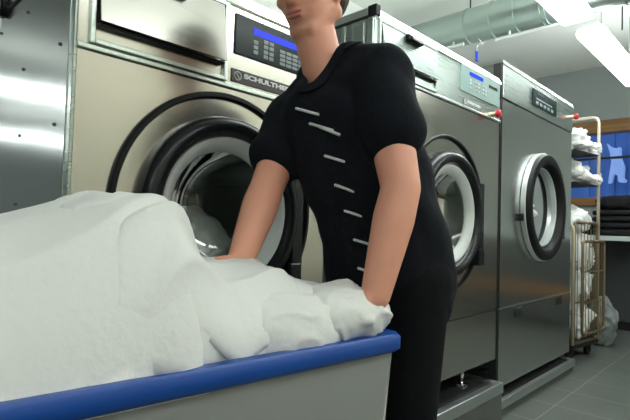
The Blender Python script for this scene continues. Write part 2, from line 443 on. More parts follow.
def washer(name, label, x0, x1, yb, zb, zs, zt, s, cx, cz, dx0, dx1, px0, px1, pz0, pz1, seam2=None, pale=False, logo=None):
    t = thing(name, label, 'washing machine', ((x0 + x1) / 2, (FY + yb) / 2, .192))
    # shell
    obj('casing', casing(bmesh.new(), x0, x1, FY + .012, yb, zb, zt - .03), M['side'], t)
    # folded front corner of the side sheet
    bm = bmesh.new(); box(bm, x0 - .004, x0 + .02, FY + .004, FY + .03, zb, zt - .04, .003)
    box(bm, x0 - .003, x0 + .01, FY + .055, FY + .06, zb, zt - .05, .001)
    obj('corner_fold', bm, M['header'], t)
    # lower front with a hole for the door, and kick panel
    zl = seam2 if seam2 else zb
    obj('front_panel', holed_plate(bmesh.new(), x0 + .003, x1 - .003, zl + .003, zs - .006, cx, cz, .19 * s, FY, FY + .012), M['front'], t)
    if seam2:
        obj('kick_panel', B(x0 + .003, x1 - .003, FY, FY + .012, zb, seam2 - .003, .001), M['front'], t)
    # upper housing
    bm = bmesh.new(); box(bm, x0, x1, FY - .002, FY + .02, zs + .006, zt - .045, .003)
    obj('upper_housing', bm, M['front' if not pale else 'header'], t)
    bm = bmesh.new(); box(bm, x0, x1, FY - .008, FY + .008, zs - .004, zs + .010, .003)
    obj('seam_strip', bm, M['header'], t)
    # top lip : sloping bright edge under the lid
    bm = bmesh.new()
    prof = [(FY - .006, zt - .045), (FY - .008, zt - .041), (FY + .006, zt - .004), (FY + .016, zt), (yb, zt), (yb, zt - .03), (FY + .02, zt - .03), (FY + .02, zt - .045)]
    a = [bm.verts.new((x0 - .002, y, z)) for y, z in prof]; b = [bm.verts.new((x1 + .002, y, z)) for y, z in prof]
    bm.faces.new(a); bm.faces.new(b[::-1])
    for i in range(len(prof)): bm.faces.new((a[i], a[(i + 1) % len(prof)], b[(i + 1) % len(prof)], b[i]))
    lid = obj('top_lid', bm, M['lid'], t)
    ptag(obj('corner_cap', B(x0 - .008, x0 + .022, FY - .014, FY + .03, zt - .042, zt + .004, .004), M['gloss'], lid), 'black plastic corner cap')
    ptag(obj('lid_seal', B(x0 - .005, x0, FY + .03, yb, zt - .04, zt - .032), M['dark'], lid), 'dark line under the lid')
    # detergent drawer
    dz0, dz1 = zs + .032, zt - .058
    bm = bmesh.new(); fw = .012
    box(bm, dx0, dx1, FY - .012, FY, dz0 - .02, dz0 - .008, .002); box(bm, dx0, dx1, FY - .012, FY, dz1, dz1 + fw, .002)
    box(bm, dx0 - fw, dx0, FY - .012, FY, dz0 - .02, dz1 + fw, .002); box(bm, dx1, dx1 + fw, FY - .012, FY, dz0 - .02, dz1 + fw, .002)
    d = obj('detergent_drawer', bm, M['header'], t)
    bm = bmesh.new(); zf = dz0 + .03
    q = [(FY - .004, dz1), (FY - .010, dz1), (FY - .031, zf), (FY - .026, zf)]
    a = [bm.verts.new((dx0 + .004, y, z)) for y, z in q]; b = [bm.verts.new((dx1 - .004, y, z)) for y, z in q]
    bm.faces.new(a); bm.faces.new(b[::-1])
    for i in range(4): bm.faces.new((a[i], a[(i + 1) % 4], b[(i + 1) % 4], b[i]))
    obj('drawer_flap', bm, M['front' if not pale else 'header'], d)
    ptag(obj('drawer_slot', B(dx0 + .004, dx1 - .004, FY - .022, FY - .003, dz0 + .022, dz0 + .029, .003), M['gloss'], d), 'dark slot under the drawer flap')
    bm = bmesh.new(); hx = dx0 + (dx1 - dx0) * .52; hz = dz1 - .025
    box(bm, hx - .045, hx + .045, FY - .042, FY - .012, hz - .004, hz + .014, .004, Matrix.Rotation(-.25, 3, 'X'))
    box(bm, hx - .05, hx - .02, FY - .03, FY - .008, hz, hz + .028, .004)
    ptag(obj('drawer_handle', bm, M['gloss'], d), 'black drawer handle')
    # control panel
    p = obj('control_panel', B(px0, px1, FY - .007, FY + .002, pz0, pz1, .002), M['tealpanel' if pale else 'panelglass'], t)
    w_, h_ = px1 - px0, pz1 - pz0
    def rel(x, y): return px0 + w_ * x, pz0 + h_ * y
    if not pale:
        x, z = rel(.20, .63); x2, z2 = rel(.80, .79)
        ptag(obj('display', B(x, x2, FY - .0085, FY - .006, z, z2), M['display'], p), 'glowing blue display')
        for gx, nx, ny, gz in ((.20, 1, 3, .14), (.32, 2, 2, .36), (.32, 2, 2, .10), (.52, 4, 4, .08)):
            cw, ch = (.055, .10) if nx < 4 else (.07, .085)
            for i in range(nx):
                for j in range(ny):
                    x, z = rel(gx + i * (cw + .012), gz + j * (ch + .025))
                    obj('key', B(x, x + cw * w_, FY - .0088, FY - .006, z, z + ch * h_, .0008), M['key'], p)
    else:
        x, z = rel(.20, .68); x2, z2 = rel(.54, .82)
        ptag(obj('display', B(x, x2, FY - .0085, FY - .006, z, z2), M['display2'], p), 'glowing blue display')
        x, z = rel(.70, .60); x2, z2 = rel(.93, .71)
        ptag(obj('card_slot', B(x, x2, FY - .0085, FY - .006, z, z2), M['gloss'], p), 'small dark slot')
        for gx, nx, ny, gz in ((.20, 1, 3, .2), (.34, 2, 3, .2), (.52, 2, 3, .2)):
            for i in range(nx):
                for j in range(ny):
                    x, z = rel(gx + i * .07, gz + j * .14)
                    obj('key', B(x, x + .045 * w_, FY - .0088, FY - .006, z, z + .085 * h_, .0008), M['ringgrey'], p)
    # logo plate
    lx0, lx1, lz0, lz1 = logo
    lp = obj('logo_plate', B(lx0, lx1, FY - .006, FY, lz0, lz1, .001), M['greyplate' if pale else 'plate'], t)
    h = lz1 - lz0
    text('logo_text', 'SCHULTHESS', h * .50, M['white_text'], lp, (lx0 + h * 1.15, FY - .0062, lz0 + h * .45), width=(lx1 - lx0) - h * 1.4, bold=.0009)
    bm = bmesh.new(); c = (lx0 + h * .55, lz0 + h * .5)
    tube(bm, [(c[0] + h * .32 * math.cos(a * PI / 12), FY - .0065, c[1] + h * .32 * math.sin(a * PI / 12)) for a in range(24)], h * .035, 6, True)
    tube(bm, [(c[0] - h * .14, FY - .0065, c[1] + h * .2), (c[0] + h * .14, FY - .0065, c[1] - h * .2)], h * .05, 6)
    obj('logo_mark', bm, M['white_text'], lp)
    # door : outer seal ring, bulging black bezel, pale ring, glass
    bm = bmesh.new(); R0 = .329 * s
    lathe_y(bm, [(R0 + .009, 0), (R0 + .009, -.008), (R0 + .004, -.014), (R0 - .005, -.014), (R0 - .009, -.008), (R0 - .009, 0)], cx, FY, cz, 96, True)
    obj('door_seal', bm, M['rubber'], t, angle=50)
    prof = []
    for k in range(15):
        a = PI * k / 14; prof.append((.238 * s + .030 * s * math.cos(a), -.006 - .046 * s * math.sin(a) ** .8))
    prof += [(.208 * s, .012), (.268 * s, .0)]
    d = obj('door', lathe_y(bmesh.new(), prof, cx, FY, cz, 96, True), M['gloss'], t, angle=60)
    prof = [(.212 * s, -.026), (.207 * s, -.031), (.200 * s, -.030), (.176 * s, -.010), (.170 * s, .002), (.172 * s, .010), (.212 * s, .004)]
    ptag(obj('inner_ring', lathe_y(bmesh.new(), prof, cx, FY, cz, 96, True), M['ringwhite'], d, angle=50), 'pale grey ring around the glass')
    prof = [(.172 * s, .004), (.150 * s, .03), (.11 * s, .055), (.06 * s, .068), (0, .072)]
    obj('door_glass', lathe_y(bmesh.new(), prof, cx, FY, cz, 64), M['glass'], d, smooth=True)
    bm = bmesh.new(); box(bm, cx + .225 * s, cx + .272 * s, FY - .05, FY, cz - .19 * s, cz + .15 * s, .006)
    box(bm, cx + .21 * s, cx + .262 * s, FY - .06, FY, cz - .225 * s, cz - .15 * s, .006)
    ptag(obj('door_latch', bm, M['gloss'], d), 'black latch bar on the right')
    # drum
    dr = .27 * s
    prof = [(.185 * s, .014), (.2 * s, .05), (dr, .075), (dr, .5), (dr - .02, .53), (.05, .54), (0, .54)]
    dm = obj('drum', lathe_y(bmesh.new(), prof, cx, FY, cz, 64), M['drum'], t, angle=40)
    for k in range(3):
        a = .6 + k * 2 * PI / 3
        bm = bmesh.new(); capsule(bm, (cx + (dr - .02) * math.cos(a), FY + .09, cz + (dr - .02) * math.sin(a)), (cx + (dr - .02) * math.cos(a), FY + .5, cz + (dr - .02) * math.sin(a)), .045, .03)
        obj('drum_lifter', bm, M['drum'], dm, smooth=True)
    # feet
    for fx in (x0 + .12, x1 - .24):
        for fy in (FY + .08, yb - .1):
            bm = bmesh.new(); tube(bm, [(fx, fy, .192), (fx, fy, .204), (fx, fy, .212), (fx, fy, zb + .01)], [.038, .036, .013, .013], 14)
            ptag(obj('foot', bm, M['chrome'], t), 'small chrome levelling foot')
    return t

w1 = washer('washing_machine', 'left steel washing machine with dark control panel behind the white laundry', .40, 1.245, 1.81, .25, 1.405, 1.69, 1.0, .82, 1.045,
            .438, .795, .833, 1.165, 1.507, 1.626, None, False, (.826, 1.075, 1.424, 1.462))
# upper side strip, round black plug and screws on the visible left side
bm = bmesh.new(); box(bm, .394, .402, 1.18, 1.815, .25, 1.612, .002)
sp = obj('side_panel', bm, M['side'], w1)
for (y, z) in ((1.521, 1.423), (1.235, 1.425), (1.25, 1.235), (1.527, 1.238), (1.533, 1.048), (1.252, 1.045), (1.505, 1.58), (1.775, 1.59)):
    bm = bmesh.new(); tube(bm, [(.396, y, z), (.391, y, z), (.390, y, z)], [.0045, .0045, .0025], 10)
    ptag(obj('screw', bm, M['screw'], sp), 'small dark screw head')
bm = bmesh.new(); tube(bm, [(.41, 1.764, 1.672), (.385, 1.764, 1.672), (.38, 1.764, 1.672)], [.032, .032, .026], 20)
ptag(obj('side_plug', bm, M['gloss'], w1), 'round black plug high on the side')

w2 = washer('washing_machine', 'middle steel washing machine with pale control panel behind the person', 1.50, 2.675, 2.35, .305, 1.627, 1.885, 1.115, 2.095, 1.088,
            1.535, 1.955, 2.201, 2.655, 1.707, 1.847, .575, True, (2.235, 2.435, 1.642, 1.676))
bm = bmesh.new(); tube(bm, [(2.55, FY, 1.648), (2.55, FY - .03, 1.648), (2.55, FY - .034, 1.648)], [.014, .013, .010], 14)
k = obj('stop_button', bm, M['brass'], w2); 
bm = bmesh.new(); tube(bm, [(2.55, FY - .034, 1.648), (2.55, FY - .04, 1.648), (2.55, FY - .058, 1.648), (2.55, FY - .064, 1.648)], [.012, .021, .021, .012], 16)
ptag(obj('button_cap', bm, M['red'], k), 'red mushroom cap')
bm = bmesh.new(); box(bm, 1.494, 1.499, 1.30, 1.315, .305, 1.84, .001); box(bm, 1.494, 1.499, 1.20, 1.26, .305, 1.84, .002)
obj('side_fold', bm, M['header'], w2)

# tumble dryer
dx0, dx1, dyb, dz0, dz1 = 2.712, 3.985, 2.35, .133, 2.0
dcx, dcz = 3.345, 1.18
t = thing('tumble_dryer', 'tall steel tumble dryer with protruding black door ring at the right end', 'tumble dryer', (3.35, 1.75, .08))
obj('casing', casing(bmesh.new(), dx0, dx1, FY + .012, dyb, dz0, dz1 - .02), M['side'], t)
obj('front_panel', holed_plate(bmesh.new(), dx0 + .003, dx1 - .003, .578, 1.772, dcx, dcz, .285, FY, FY + .012), M['dryer'], t)
kp = obj('kick_panel', B(dx0 + .003, dx1 - .003, FY, FY + .012, dz0, .572, .001), M['dryer'], t)
obj('seam_strip', B(dx0 + .003, dx1 - .003, FY - .003, FY + .01, .571, .579, .001), M['header'], t)
for hx in (2.988, 3.737):
    bm = bmesh.new(); box(bm, hx - .055, hx + .055, FY - .005, FY + .002, .505, .553, .003)
    ptag(obj('recessed_grip', bm, M['dark'], kp), 'small dark recessed grip')
obj('header_panel', B(dx0, dx1, FY - .006, FY + .015, 1.778, dz1 - .03, .003), M['header'], t)
bm = bmesh.new()
prof = [(FY - .008, dz1 - .032), (FY - .010, dz1 - .029), (FY + .000, dz1 - .003), (FY + .010, dz1), (dyb, dz1), (dyb, dz1 - .02), (FY + .015, dz1 - .02), (FY + .015, dz1 - .032)]
a = [bm.verts.new((dx0 - .002, y, z)) for y, z in prof]; b = [bm.verts.new((dx1 + .002, y, z)) for y, z in prof]
bm.faces.new(a); bm.faces.new(b[::-1])
for i in range(len(prof)): bm.faces.new((a[i], a[(i + 1) % len(prof)], b[(i + 1) % len(prof)], b[i]))
obj('top_lid', bm, M['lid'], t)
ptag(obj('dark_edge', B(dx0 - .012, dx0 - .001, FY + .004, FY + .05, dz0, dz1 - .02, .002), M['dark'], t), 'dark strip along the left front edge')
ptag(obj('side_label', B(dx0 - .016, dx0 - .011, FY + .18, FY + .55, 1.888, 1.955, .002), M['yellow'], t), 'pale yellow sticker above the next machine')
p = obj('control_panel', B(3.15, 3.60, FY - .012, FY - .004, 1.825, 1.935, .002), M['panelglass'], t)
obj('display', B(3.22, 3.34, FY - .0135, FY - .011, 1.905, 1.922), M['gloss'], p)
for i in range(5):
    obj('key', B(3.20 + i * .07, 3.245 + i * .07, FY - .0135, FY - .011, 1.84, 1.86, .001), M['key'], p)
obj('print_line', B(3.20, 3.5, FY - .0135, FY - .011, 1.872, 1.882), M['key'], p)
bm = bmesh.new(); tube(bm, [(3.915, FY, 1.885), (3.915, FY - .034, 1.885)], [.014, .013], 14)
k = obj('stop_button', bm, M['brass'], t)
bm = bmesh.new(); tube(bm, [(3.915, FY - .034, 1.885), (3.915, FY - .04, 1.885), (3.915, FY - .058, 1.885), (3.915, FY - .064, 1.885)], [.012, .022, .022, .012], 16)
ptag(obj('button_cap', bm, M['red'], k), 'red mushroom cap')
prof = [(.345, 0), (.349, -.02), (.348, -.042), (.338, -.056), (.318, -.060), (.290, -.056), (.280, -.046), (.262, -.006), (.262, .012), (.345, .004)]
d = obj('door', lathe_y(bmesh.new(), prof, dcx, FY, dcz, 96, True), M['rubber'], t, angle=40)
prof = [(.3555, -.003), (.3555, -.028), (.349, -.032), (.347, -.003)]
ptag(obj('door_rim', lathe_y(bmesh.new(), prof, dcx, FY, dcz, 96, True), M['ringgrey'], d, angle=40), 'pale metal rim around the black ring')
prof = [(.262, -.012), (.256, -.018), (.250, -.014), (.246, .02), (.262, .02)]
ptag(obj('inner_ring', lathe_y(bmesh.new(), prof, dcx, FY, dcz, 96, True), M['ringgrey'], d, angle=40), 'silver ring inside the door')
obj('door_glass', lathe_y(bmesh.new(), [(.252, .012), (.15, .020), (0, .024)], dcx, FY, dcz, 64), M['clearglass'], d, smooth=True)
obj('door_latch', B(dcx + .335, dcx + .41, FY - .03, FY, dcz - .21, dcz + .08, .006), M['gloss'], d)
for hz in (-.10,):
    obj('hinge', B(dcx - .362, dcx - .350, FY - .024, FY, dcz + hz, dcz + hz + .045, .004), M['gloss'], d)
dm = obj('drum', lathe_y(bmesh.new(), [(.285, .014), (.30, .05), (.42, .07), (.42, .8), (.05, .82), (0, .82)], dcx, FY, dcz, 64), M['drum'], t, angle=40)
tag(obj('linen', cloth_lump((3.26, 1.31, 1.13), (.20, .12, .26), 3, folds=.42, amp=.3, fdir=(1, 0, .4)), M['linen'], smooth=True),
    'white linen behind the glass of the tumble dryer door', 'laundry')
tag(obj('linen', cloth_lump((2.06, 1.42, 1.0), (.2, .14, .15), 5, folds=.3, amp=.25, fdir=(1, 0, .4)), M['linen2'], smooth=True),
    'pale linen behind the glass of the middle washing machine', 'laundry')
tag(obj('linen', cloth_lump((.84, 1.42, .93), (.18, .14, .13), 6, folds=.3, amp=.25, fdir=(1, 0, .4)), M['linen2'], smooth=True),
    'grey shadowed linen in the drum of the left washing machine', 'laundry')

# ------------------------------------------------------------------ ceiling things
def strip_light(x0, x1, y0, y1, z, label, along='x', lamp='lamp'):
    t = thing('strip_light', label, 'ceiling light', ((x0 + x1) / 2, (y0 + y1) / 2, CEIL), 'fluorescent strip lights')
    if along == 'x':
        obj('housing', B(x0 + .01, x1 - .01, (y0 + y1) / 2 - .045, (y0 + y1) / 2 + .045, z + .065, z + .11, .01), M['lampbody'], t)
        bm = bmesh.new(); box(bm, x0, x1, y0, y1, z, z + .07, .028, seg=4)
        obj('diffuser', bm, M[lamp], t)
        for x in (x0 + .3, x1 - .3):
            obj('hanger_rod', tube(bmesh.new(), [(x, (y0 + y1) / 2, z + .095), (x, (y0 + y1) / 2, CEIL)], .004, 6), M['lampbody'], t)
    return t
strip_light(1.45, 3.386, .855, 1.045, 2.37, 'bright strip light nearest the camera, crossing below the round duct')
strip_light(3.638, 5.14, .858, 1.035, 2.37, 'bright strip light farther away, towards the window wall')
strip_light(-2.9, -1.4, -.8, -.61, 2.5, 'unseen strip light added behind the camera at the left end of its row')  # this row of four is unseen, added to brighten room and steel
strip_light(-.6, .9, -.8, -.61, 2.5, 'unseen strip light added behind the camera in the middle of its row', lamp='lampdim')
strip_light(1.2, 2.7, -.8, -.61, 2.5, 'unseen strip light added behind the camera second from the window end of its row')
strip_light(3.0, 4.4, -.8, -.61, 2.5, 'unseen strip light added behind the camera at the window end of its row')
strip_light(-2.6, -.2, 6.0, 6.2, 2.40, 'first strip light in the passage beside the machines', lamp='lampdim')
strip_light(-3.4, -.9, 9.6, 9.85, 2.43, 'far strip light in the passage beside the machines', lamp='lampdim')

dxc, dzc, dr = 3.56, 2.63, .133
t = thing('ventilation_duct', 'round galvanised ventilation duct with clamp bands under the ceiling', 'duct', (dxc, .5, CEIL))
bm = bmesh.new(); tube(bm, [(dxc, y, dzc) for y in (-.35, .5, 1.5, 2.6)], dr, 32)
obj('pipe', bm, M['duct'], t, angle=40)
for y in (.72, .98, 1.19, 1.22, 1.40, 1.58, 1.78):
    bm = bmesh.new(); lathe_y(bm, [(dr, -.008), (dr + .007, -.006), (dr + .007, .006), (dr, .008)], dxc, y, dzc, 40)
    obj('clamp_band', bm, M['duct'], t, angle=40)
for y in (.98, 1.78):
    bm = bmesh.new(); tube(bm, [(dxc, y, dzc + dr), (dxc, y, CEIL)], .006, 6); box(bm, dxc - .02, dxc + .02, y - .02, y + .02, CEIL - .01, CEIL)
    obj('suspension_rod', bm, M['dark'], t)
bm = bmesh.new(); tube(bm, [(dxc - .03, .93, 2.458), (dxc - .03, 1.56, 2.458)], .012, 8)
bm2 = bm; tube(bm, [(dxc - .03, 1.0, 2.458), (dxc - .03, 1.0, 2.505)], .008, 6); tube(bm, [(dxc - .03, 1.45, 2.458), (dxc - .03, 1.45, 2.505)], .008, 6)
ptag(obj('rail', bm, M['ringwhite'], t), 'pale rail beneath the duct')
bm = bmesh.new(); tube(bm, [(dxc - .06, 1.80, 2.478), (dxc - .06, 1.98, 2.478)], .014, 8); tube(bm, [(dxc - .06, 1.89, 2.478), (dxc - .06, 1.89, 2.515)], .008, 6)
ptag(obj('rail', bm, M['ringwhite'], t), 'short white rail beneath the duct')
t = thing('hanging_tag', 'blue tag hanging on a wire loop below the duct, above the middle machine', 'tag', (3.5, 1.69, 2.32))
bm = bmesh.new(); tube(bm, arc_pts([(3.52, 1.69, 2.50), (3.56, 1.66, 2.45), (3.5, 1.62, 2.45), (3.5, 1.69, 2.44), (3.5, 1.69, 2.39)], .02), .005, 6)
obj('wire', bm, M['ringgrey'], t)
obj('tag_body', B(3.488, 3.512, 1.682, 1.698, 2.315, 2.395, .003), M['bluetag'], t)
bm = bmesh.new(); tube(bm, [(4.3, .89, CEIL), (4.3, .89, CEIL - .30)], .005, 6); box(bm, 4.285, 4.315, .875, .905, CEIL - .03, CEIL)
tag(obj('hanging_cable', bm, M['dark']), 'thin dark cable hanging from the ceiling beyond the strip light', 'cable')

# ------------------------------------------------------------------ laundry cart
K = V((.862, .557, 0)); ang = PI - math.atan2(.106, .994)
e1 = V((-.994, .106, 0)); e2 = V((.106, .994, 0)); L, Wd, RZ = 1.04, .46, .797
def cp(a, b, z): return K + e1 * a + e2 * b + V((0, 0, z))
t = thing('laundry_cart', 'laundry cart with blue rim heaped with white linen in the foreground', 'laundry cart', cp(L / 2, Wd / 2, 0))
loop = []
rc = .03
for (a, b, a0) in ((rc, rc, PI), (L - rc, rc, 1.5 * PI), (L - rc, Wd - rc, 0), (rc, Wd - rc, .5 * PI)):
    for k in range(7):
        th = a0 + k / 6 * PI / 2
        loop.append((a + rc * math.cos(th), b + rc * math.sin(th)))
def prism_loop(bm, sec):
    n = len(loop); c = V((L / 2, Wd / 2))
    rings = []
    for (a, b) in loop:
        ring = []
        for (ins, z) in sec:
            ca, cb = a - c.x, b - c.y
            fa, fb = (L / 2 - ins) / (L / 2), (Wd / 2 - ins) / (Wd / 2)
            ring.append(bm.verts.new(cp(c.x + ca * fa, c.y + cb * fb, z)))
        rings.append(ring)
    for i in range(n):
        a, b = rings[i], rings[(i + 1) % n]
        for k in range(len(sec)): bm.faces.new((a[k], a[(k + 1) % len(sec)], b[(k + 1) % len(sec)], b[k]))
    return bm
sec = [(.006, RZ - .036), (0, RZ - .030), (0, RZ - .008), (.006, RZ), (.026, RZ), (.032, RZ - .006), (.032, RZ - .032), (.026, RZ - .036)]
ptag(obj('rim', prism_loop(bmesh.new(), sec), M['blue'], t, angle=50), 'blue rim')
sec = [(.012, RZ - .034), (.05, .22), (.056, .22), (.020, RZ - .034)]
bd = obj('tub', prism_loop(bmesh.new(), sec), M['cartgrey'], t, angle=50)
obj('tub_floor', B(-L / 2 + .05, L / 2 - .05, -Wd / 2 + .05, Wd / 2 - .05, -.012, .012), M['cartgrey'], t)
o_ = [c for c in t.children if c.name.startswith('tub_floor')][0]
me = o_.data; me.transform(Matrix.Translation(V(t.location))); me.transform(Matrix.Rotation(math.atan2(-.106, .994), 4, 'Z')); me.transform(Matrix.Translation(V((0, 0, .22))))
for (a, b) in ((.0, .0), (L, 0), (L, Wd), (0, Wd)):
    pa = cp(.03 if a == 0 else L - .03, .03 if b == 0 else Wd - .03, RZ - .035); pb = cp(.06 if a == 0 else L - .06, .06 if b == 0 else Wd - .06, .16)
    obj('corner_post', tube(bmesh.new(), [pa, pb], .013, 10), M['alu'], t, smooth=True)
    c = pb.copy(); bm = bmesh.new(); tube(bm, [(c.x, c.y, .16), (c.x, c.y, .11)], .012, 8); box(bm, c.x - .022, c.x + .022, c.y - .02, c.y + .02, .06, .115, .004)
    cs = obj('caster', bm, M['alu'], t)
    bm = bmesh.new(); lathe_y(bm, [(.012, -.014), (.048, -.014), (.055, -.008), (.055, .008), (.048, .014), (.012, .014)], c.x, c.y, .055, 24, True)
    ptag(obj('wheel', bm, M['rubber'], cs, angle=40), 'dark wheel')

def linen(label, c, r, seed, group='white linen heaped in the blue rimmed cart', mat='linen', **k):
    return tag(obj('linen', cloth_lump(c, r, seed, **k), M[mat], smooth=True), label, 'laundry', group)
def sst(x): x = max(0., min(1., x)); return x * x * (3 - 2 * x)
def heap(a, b):
    """height of the heaped linen above the rim, in the cart's own frame"""
    wdt = .04 + .3 * max(0., .30 - b)
    h = .066 + .062 * sst(a / .22)
    h += .122 * sst((a - .415 + wdt * .45) / wdt) - .045 * sst((a - .52) / .2)
    f = max(0., min(1., (b - .02) / .20)); f = (1 - (1 - f) ** 2) ** .62
    g = max(0., min(1., (Wd - .02 - b) / .12)); g = (1 - (1 - g) ** 2) ** .5
    e = max(0., min(1., (a - .012) / .055)); e = (1 - (1 - e) ** 2) ** .5
    k = max(0., min(1., (L - .015 - a) / .09)); k = (1 - (1 - k) ** 2) ** .5
    n = .016 * noise.noise(V((a * 5, b * 7, 2.2))) + .006 * noise.noise(V((a * 11, b * 16, 5.2)))
    return -.03 + (h + .03 + n) * f * g * e * k
def hpt(a, b): return cp(a, b, RZ + heap(a, b))
def hnorm(a, b):
    d = .006; u = hpt(a + d, b) - hpt(a - d, b); v = hpt(a, b + d) - hpt(a, b - d)
    n = u.cross(v); n = n if n.z > 0 else -n
    return n.normalized()
def closed_sheet(top, bot):
    bm = bmesh.new(); nu, nv = len(top), len(top[0])
    T = [[bm.verts.new(p) for p in r] for r in top]; Bt = [[bm.verts.new(p) for p in r] for r in bot]
    for i in range(nu - 1):
        for j in range(nv - 1):
            bm.faces.new((T[i][j], T[i + 1][j], T[i + 1][j + 1], T[i][j + 1])); bm.faces.new((Bt[i][j], Bt[i][j + 1], Bt[i + 1][j + 1], Bt[i + 1][j]))
    for i in range(nu - 1):
        for j in (0, nv - 1): bm.faces.new((T[i][j], T[i + 1][j], Bt[i + 1][j], Bt[i][j]))
    for j in range(nv - 1):
        for i in (0, nu - 1): bm.faces.new((T[i][j], T[i][j + 1], Bt[i][j + 1], Bt[i][j]))
    return bm
grp2 = 'white linen heaped in the blue rimmed cart'
na, nb = 90, 60
top = []; bot = []
for i in range(na + 1):
    a = .034 + (L - .068) * i / na
    top.append([hpt(a, .034 + (Wd - .068) * j / nb) for j in range(nb + 1)])
    bot.append([cp(.07 + (L - .14) * i / na, .07 + (Wd - .14) * j / nb, .5) for j in range(nb + 1)])
tag(obj('linen', closed_sheet(top, bot), M['linen'], smooth=True), 'large white linen heap filling the blue rimmed cart beneath the loose sheets', 'laundry', grp2)
def sheet(label, a0, a1, b0, b1, th, seed, fold=.010, fd=(0, 1), ff=60., skew=0., mat='linen'):
    """a loose sheet lying over the heap, with soft folds and a rolled edge"""
    nu, nv = 84, 64; top = []; bot = []
    for i in range(nu + 1):
        tr = []; br = []
        for j in range(nv + 1):
            u, v = i / nu, j / nv
            du = .035 * noise.noise(V((v * 3.1, seed, 0))) ; dv = .03 * noise.noise(V((u * 3.7, seed, 4)))
            a = a0 + (a1 - a0) * u + du + skew * (v - .5); b = b0 + (b1 - b0) * v + dv
            a = max(.015, min(L - .02, a)); b = max(.012, min(Wd - .02, b))
            ed = min(u * abs(a1 - a0), (1 - u) * abs(a1 - a0), v * abs(b1 - b0), (1 - v) * abs(b1 - b0))
            q = min(1., ed / .022); q = math.sqrt(max(0., 1 - (1 - q) ** 2))
            w = a * fd[0] + b * fd[1] + .05 * noise.noise(V((a * 4, b * 4, seed * 2)))
            fo = fold * (1 - abs(math.sin(w * ff * .5))) ** 1.6 * (.5 + .5 * noise.noise(V((a * 5, b * 5, seed)))) * min(1., ed / .05)
            p, n = hpt(a, b), hnorm(a, b)
            tr.append(p + n * (-.004 + (th + fo) * q)); br.append(p - n * .010)
        top.append(tr); bot.append(br)
    return tag(obj('linen', closed_sheet(top, bot), M[mat], smooth=True), label, 'laundry', grp2)
sheet('broad white sheet over the highest left part of the heap in the cart', .44, .99, -.02, .44, .008, 3, .020, (.25, 1), 42)
sheet('white sheet standing square-topped in front of the left machine door', .385, .60, .16, .43, .012, 5, .010, (1, .3), 40, .0)
sheet('white sheet folded along the near rim at the middle of the cart', .20, .56, .03, .22, .009, 8, .024, (.35, 1), 80, -.06)
sheet('pale linen around the right hand at the far side of the cart', .12, .40, .22, .43, .009, 12, .018, (.8, .8), 65, 0, 'linen2')
c_ = cp(.105, .090, RZ + .036)
tag(obj('linen', cloth_lump((c_.x, c_.y, c_.z), (.115, .088, .062), 9, rotz=-.106, amp=.10, folds=.22, freq=1.4, fscale=2.6, fdir=(.3, .5, 1)), M['linen'], smooth=True),
    'white cloth bunched under the left hand at the right corner of the cart', 'laundry', grp2)
c_ = cp(.25, .09, RZ + .012)
tag(obj('linen', cloth_lump((c_.x, c_.y, c_.z), (.13, .075, .078), 19, rotz=-.2, amp=.08, folds=.12, freq=1.1, fscale=2.6, fdir=(.2, .6, 1)), M['linen'], smooth=True),
    'white folded cloth beside the left hand along the near rim', 'laundry', grp2)

# ------------------------------------------------------------------ the person
pr = thing('person', 'person in black buttoned work tunic bending over the cart with both arms in the linen', 'person', (1.12, .70, 0))
J = dict(Lsh=(.917, .680, 1.362), Rsh=(.926, .985, 1.312), Lel=(.880, .592, 1.098), Lwr=(.806, .598, .872),
         Rel=(.793, .931, 1.108), Rwr=(.672, .870, .935), pel=(1.06, .745, .865), neck=(.887, .843, 1.412), head=(.852, .858, 1.600),
         Lhip=(1.045, .665, .86), Rhip=(1.06, .84, .86), Lkn=(1.025, .665, .48), Rkn=(1.045, .85, .48), Lan=(1.07, .665, .09), Ran=(1.085, .86, .09))
J = {k: V(v) for k, v in J.items()}
SH = V((.021, .020, .008))
bm = bmesh.new()
# trunk
spine = [J['pel'], V((1.04, .74, 1.0)), V((.98, .765, 1.13)), V((.921, .81, 1.288))]
chain(bm, spine, [.120, .105, .105, .098], 3)
for s in ('L', 'R'):
    sh, el, wr = J[s + 'sh'], J[s + 'el'], J[s + 'wr']
    capsule(bm, V((.930, .825, 1.330)), sh, .060, .056, 3)
    mid = el.lerp(wr, .3)
    chain(bm, [sh, sh.lerp(el, .45), el, mid, wr], [.058, .052, .043, .045, .031], 3)
    chain(bm, [J[s + 'hip'], J[s + 'kn'], J[s + 'kn'].lerp(J[s + 'an'], .35), J[s + 'an']], [.085, .058, .056, .038], 2)
    an = J[s + 'an']; chain(bm, [an - V((-.03, 0, .045)), an + V((-.17, -.01, -.06))], [.038, .026], 2)
# neck
chain(bm, [V((.912, .830, 1.34)), V((.882, .842, 1.43)), V((.860, .855, 1.515))], [.062, .053, .054], 3)
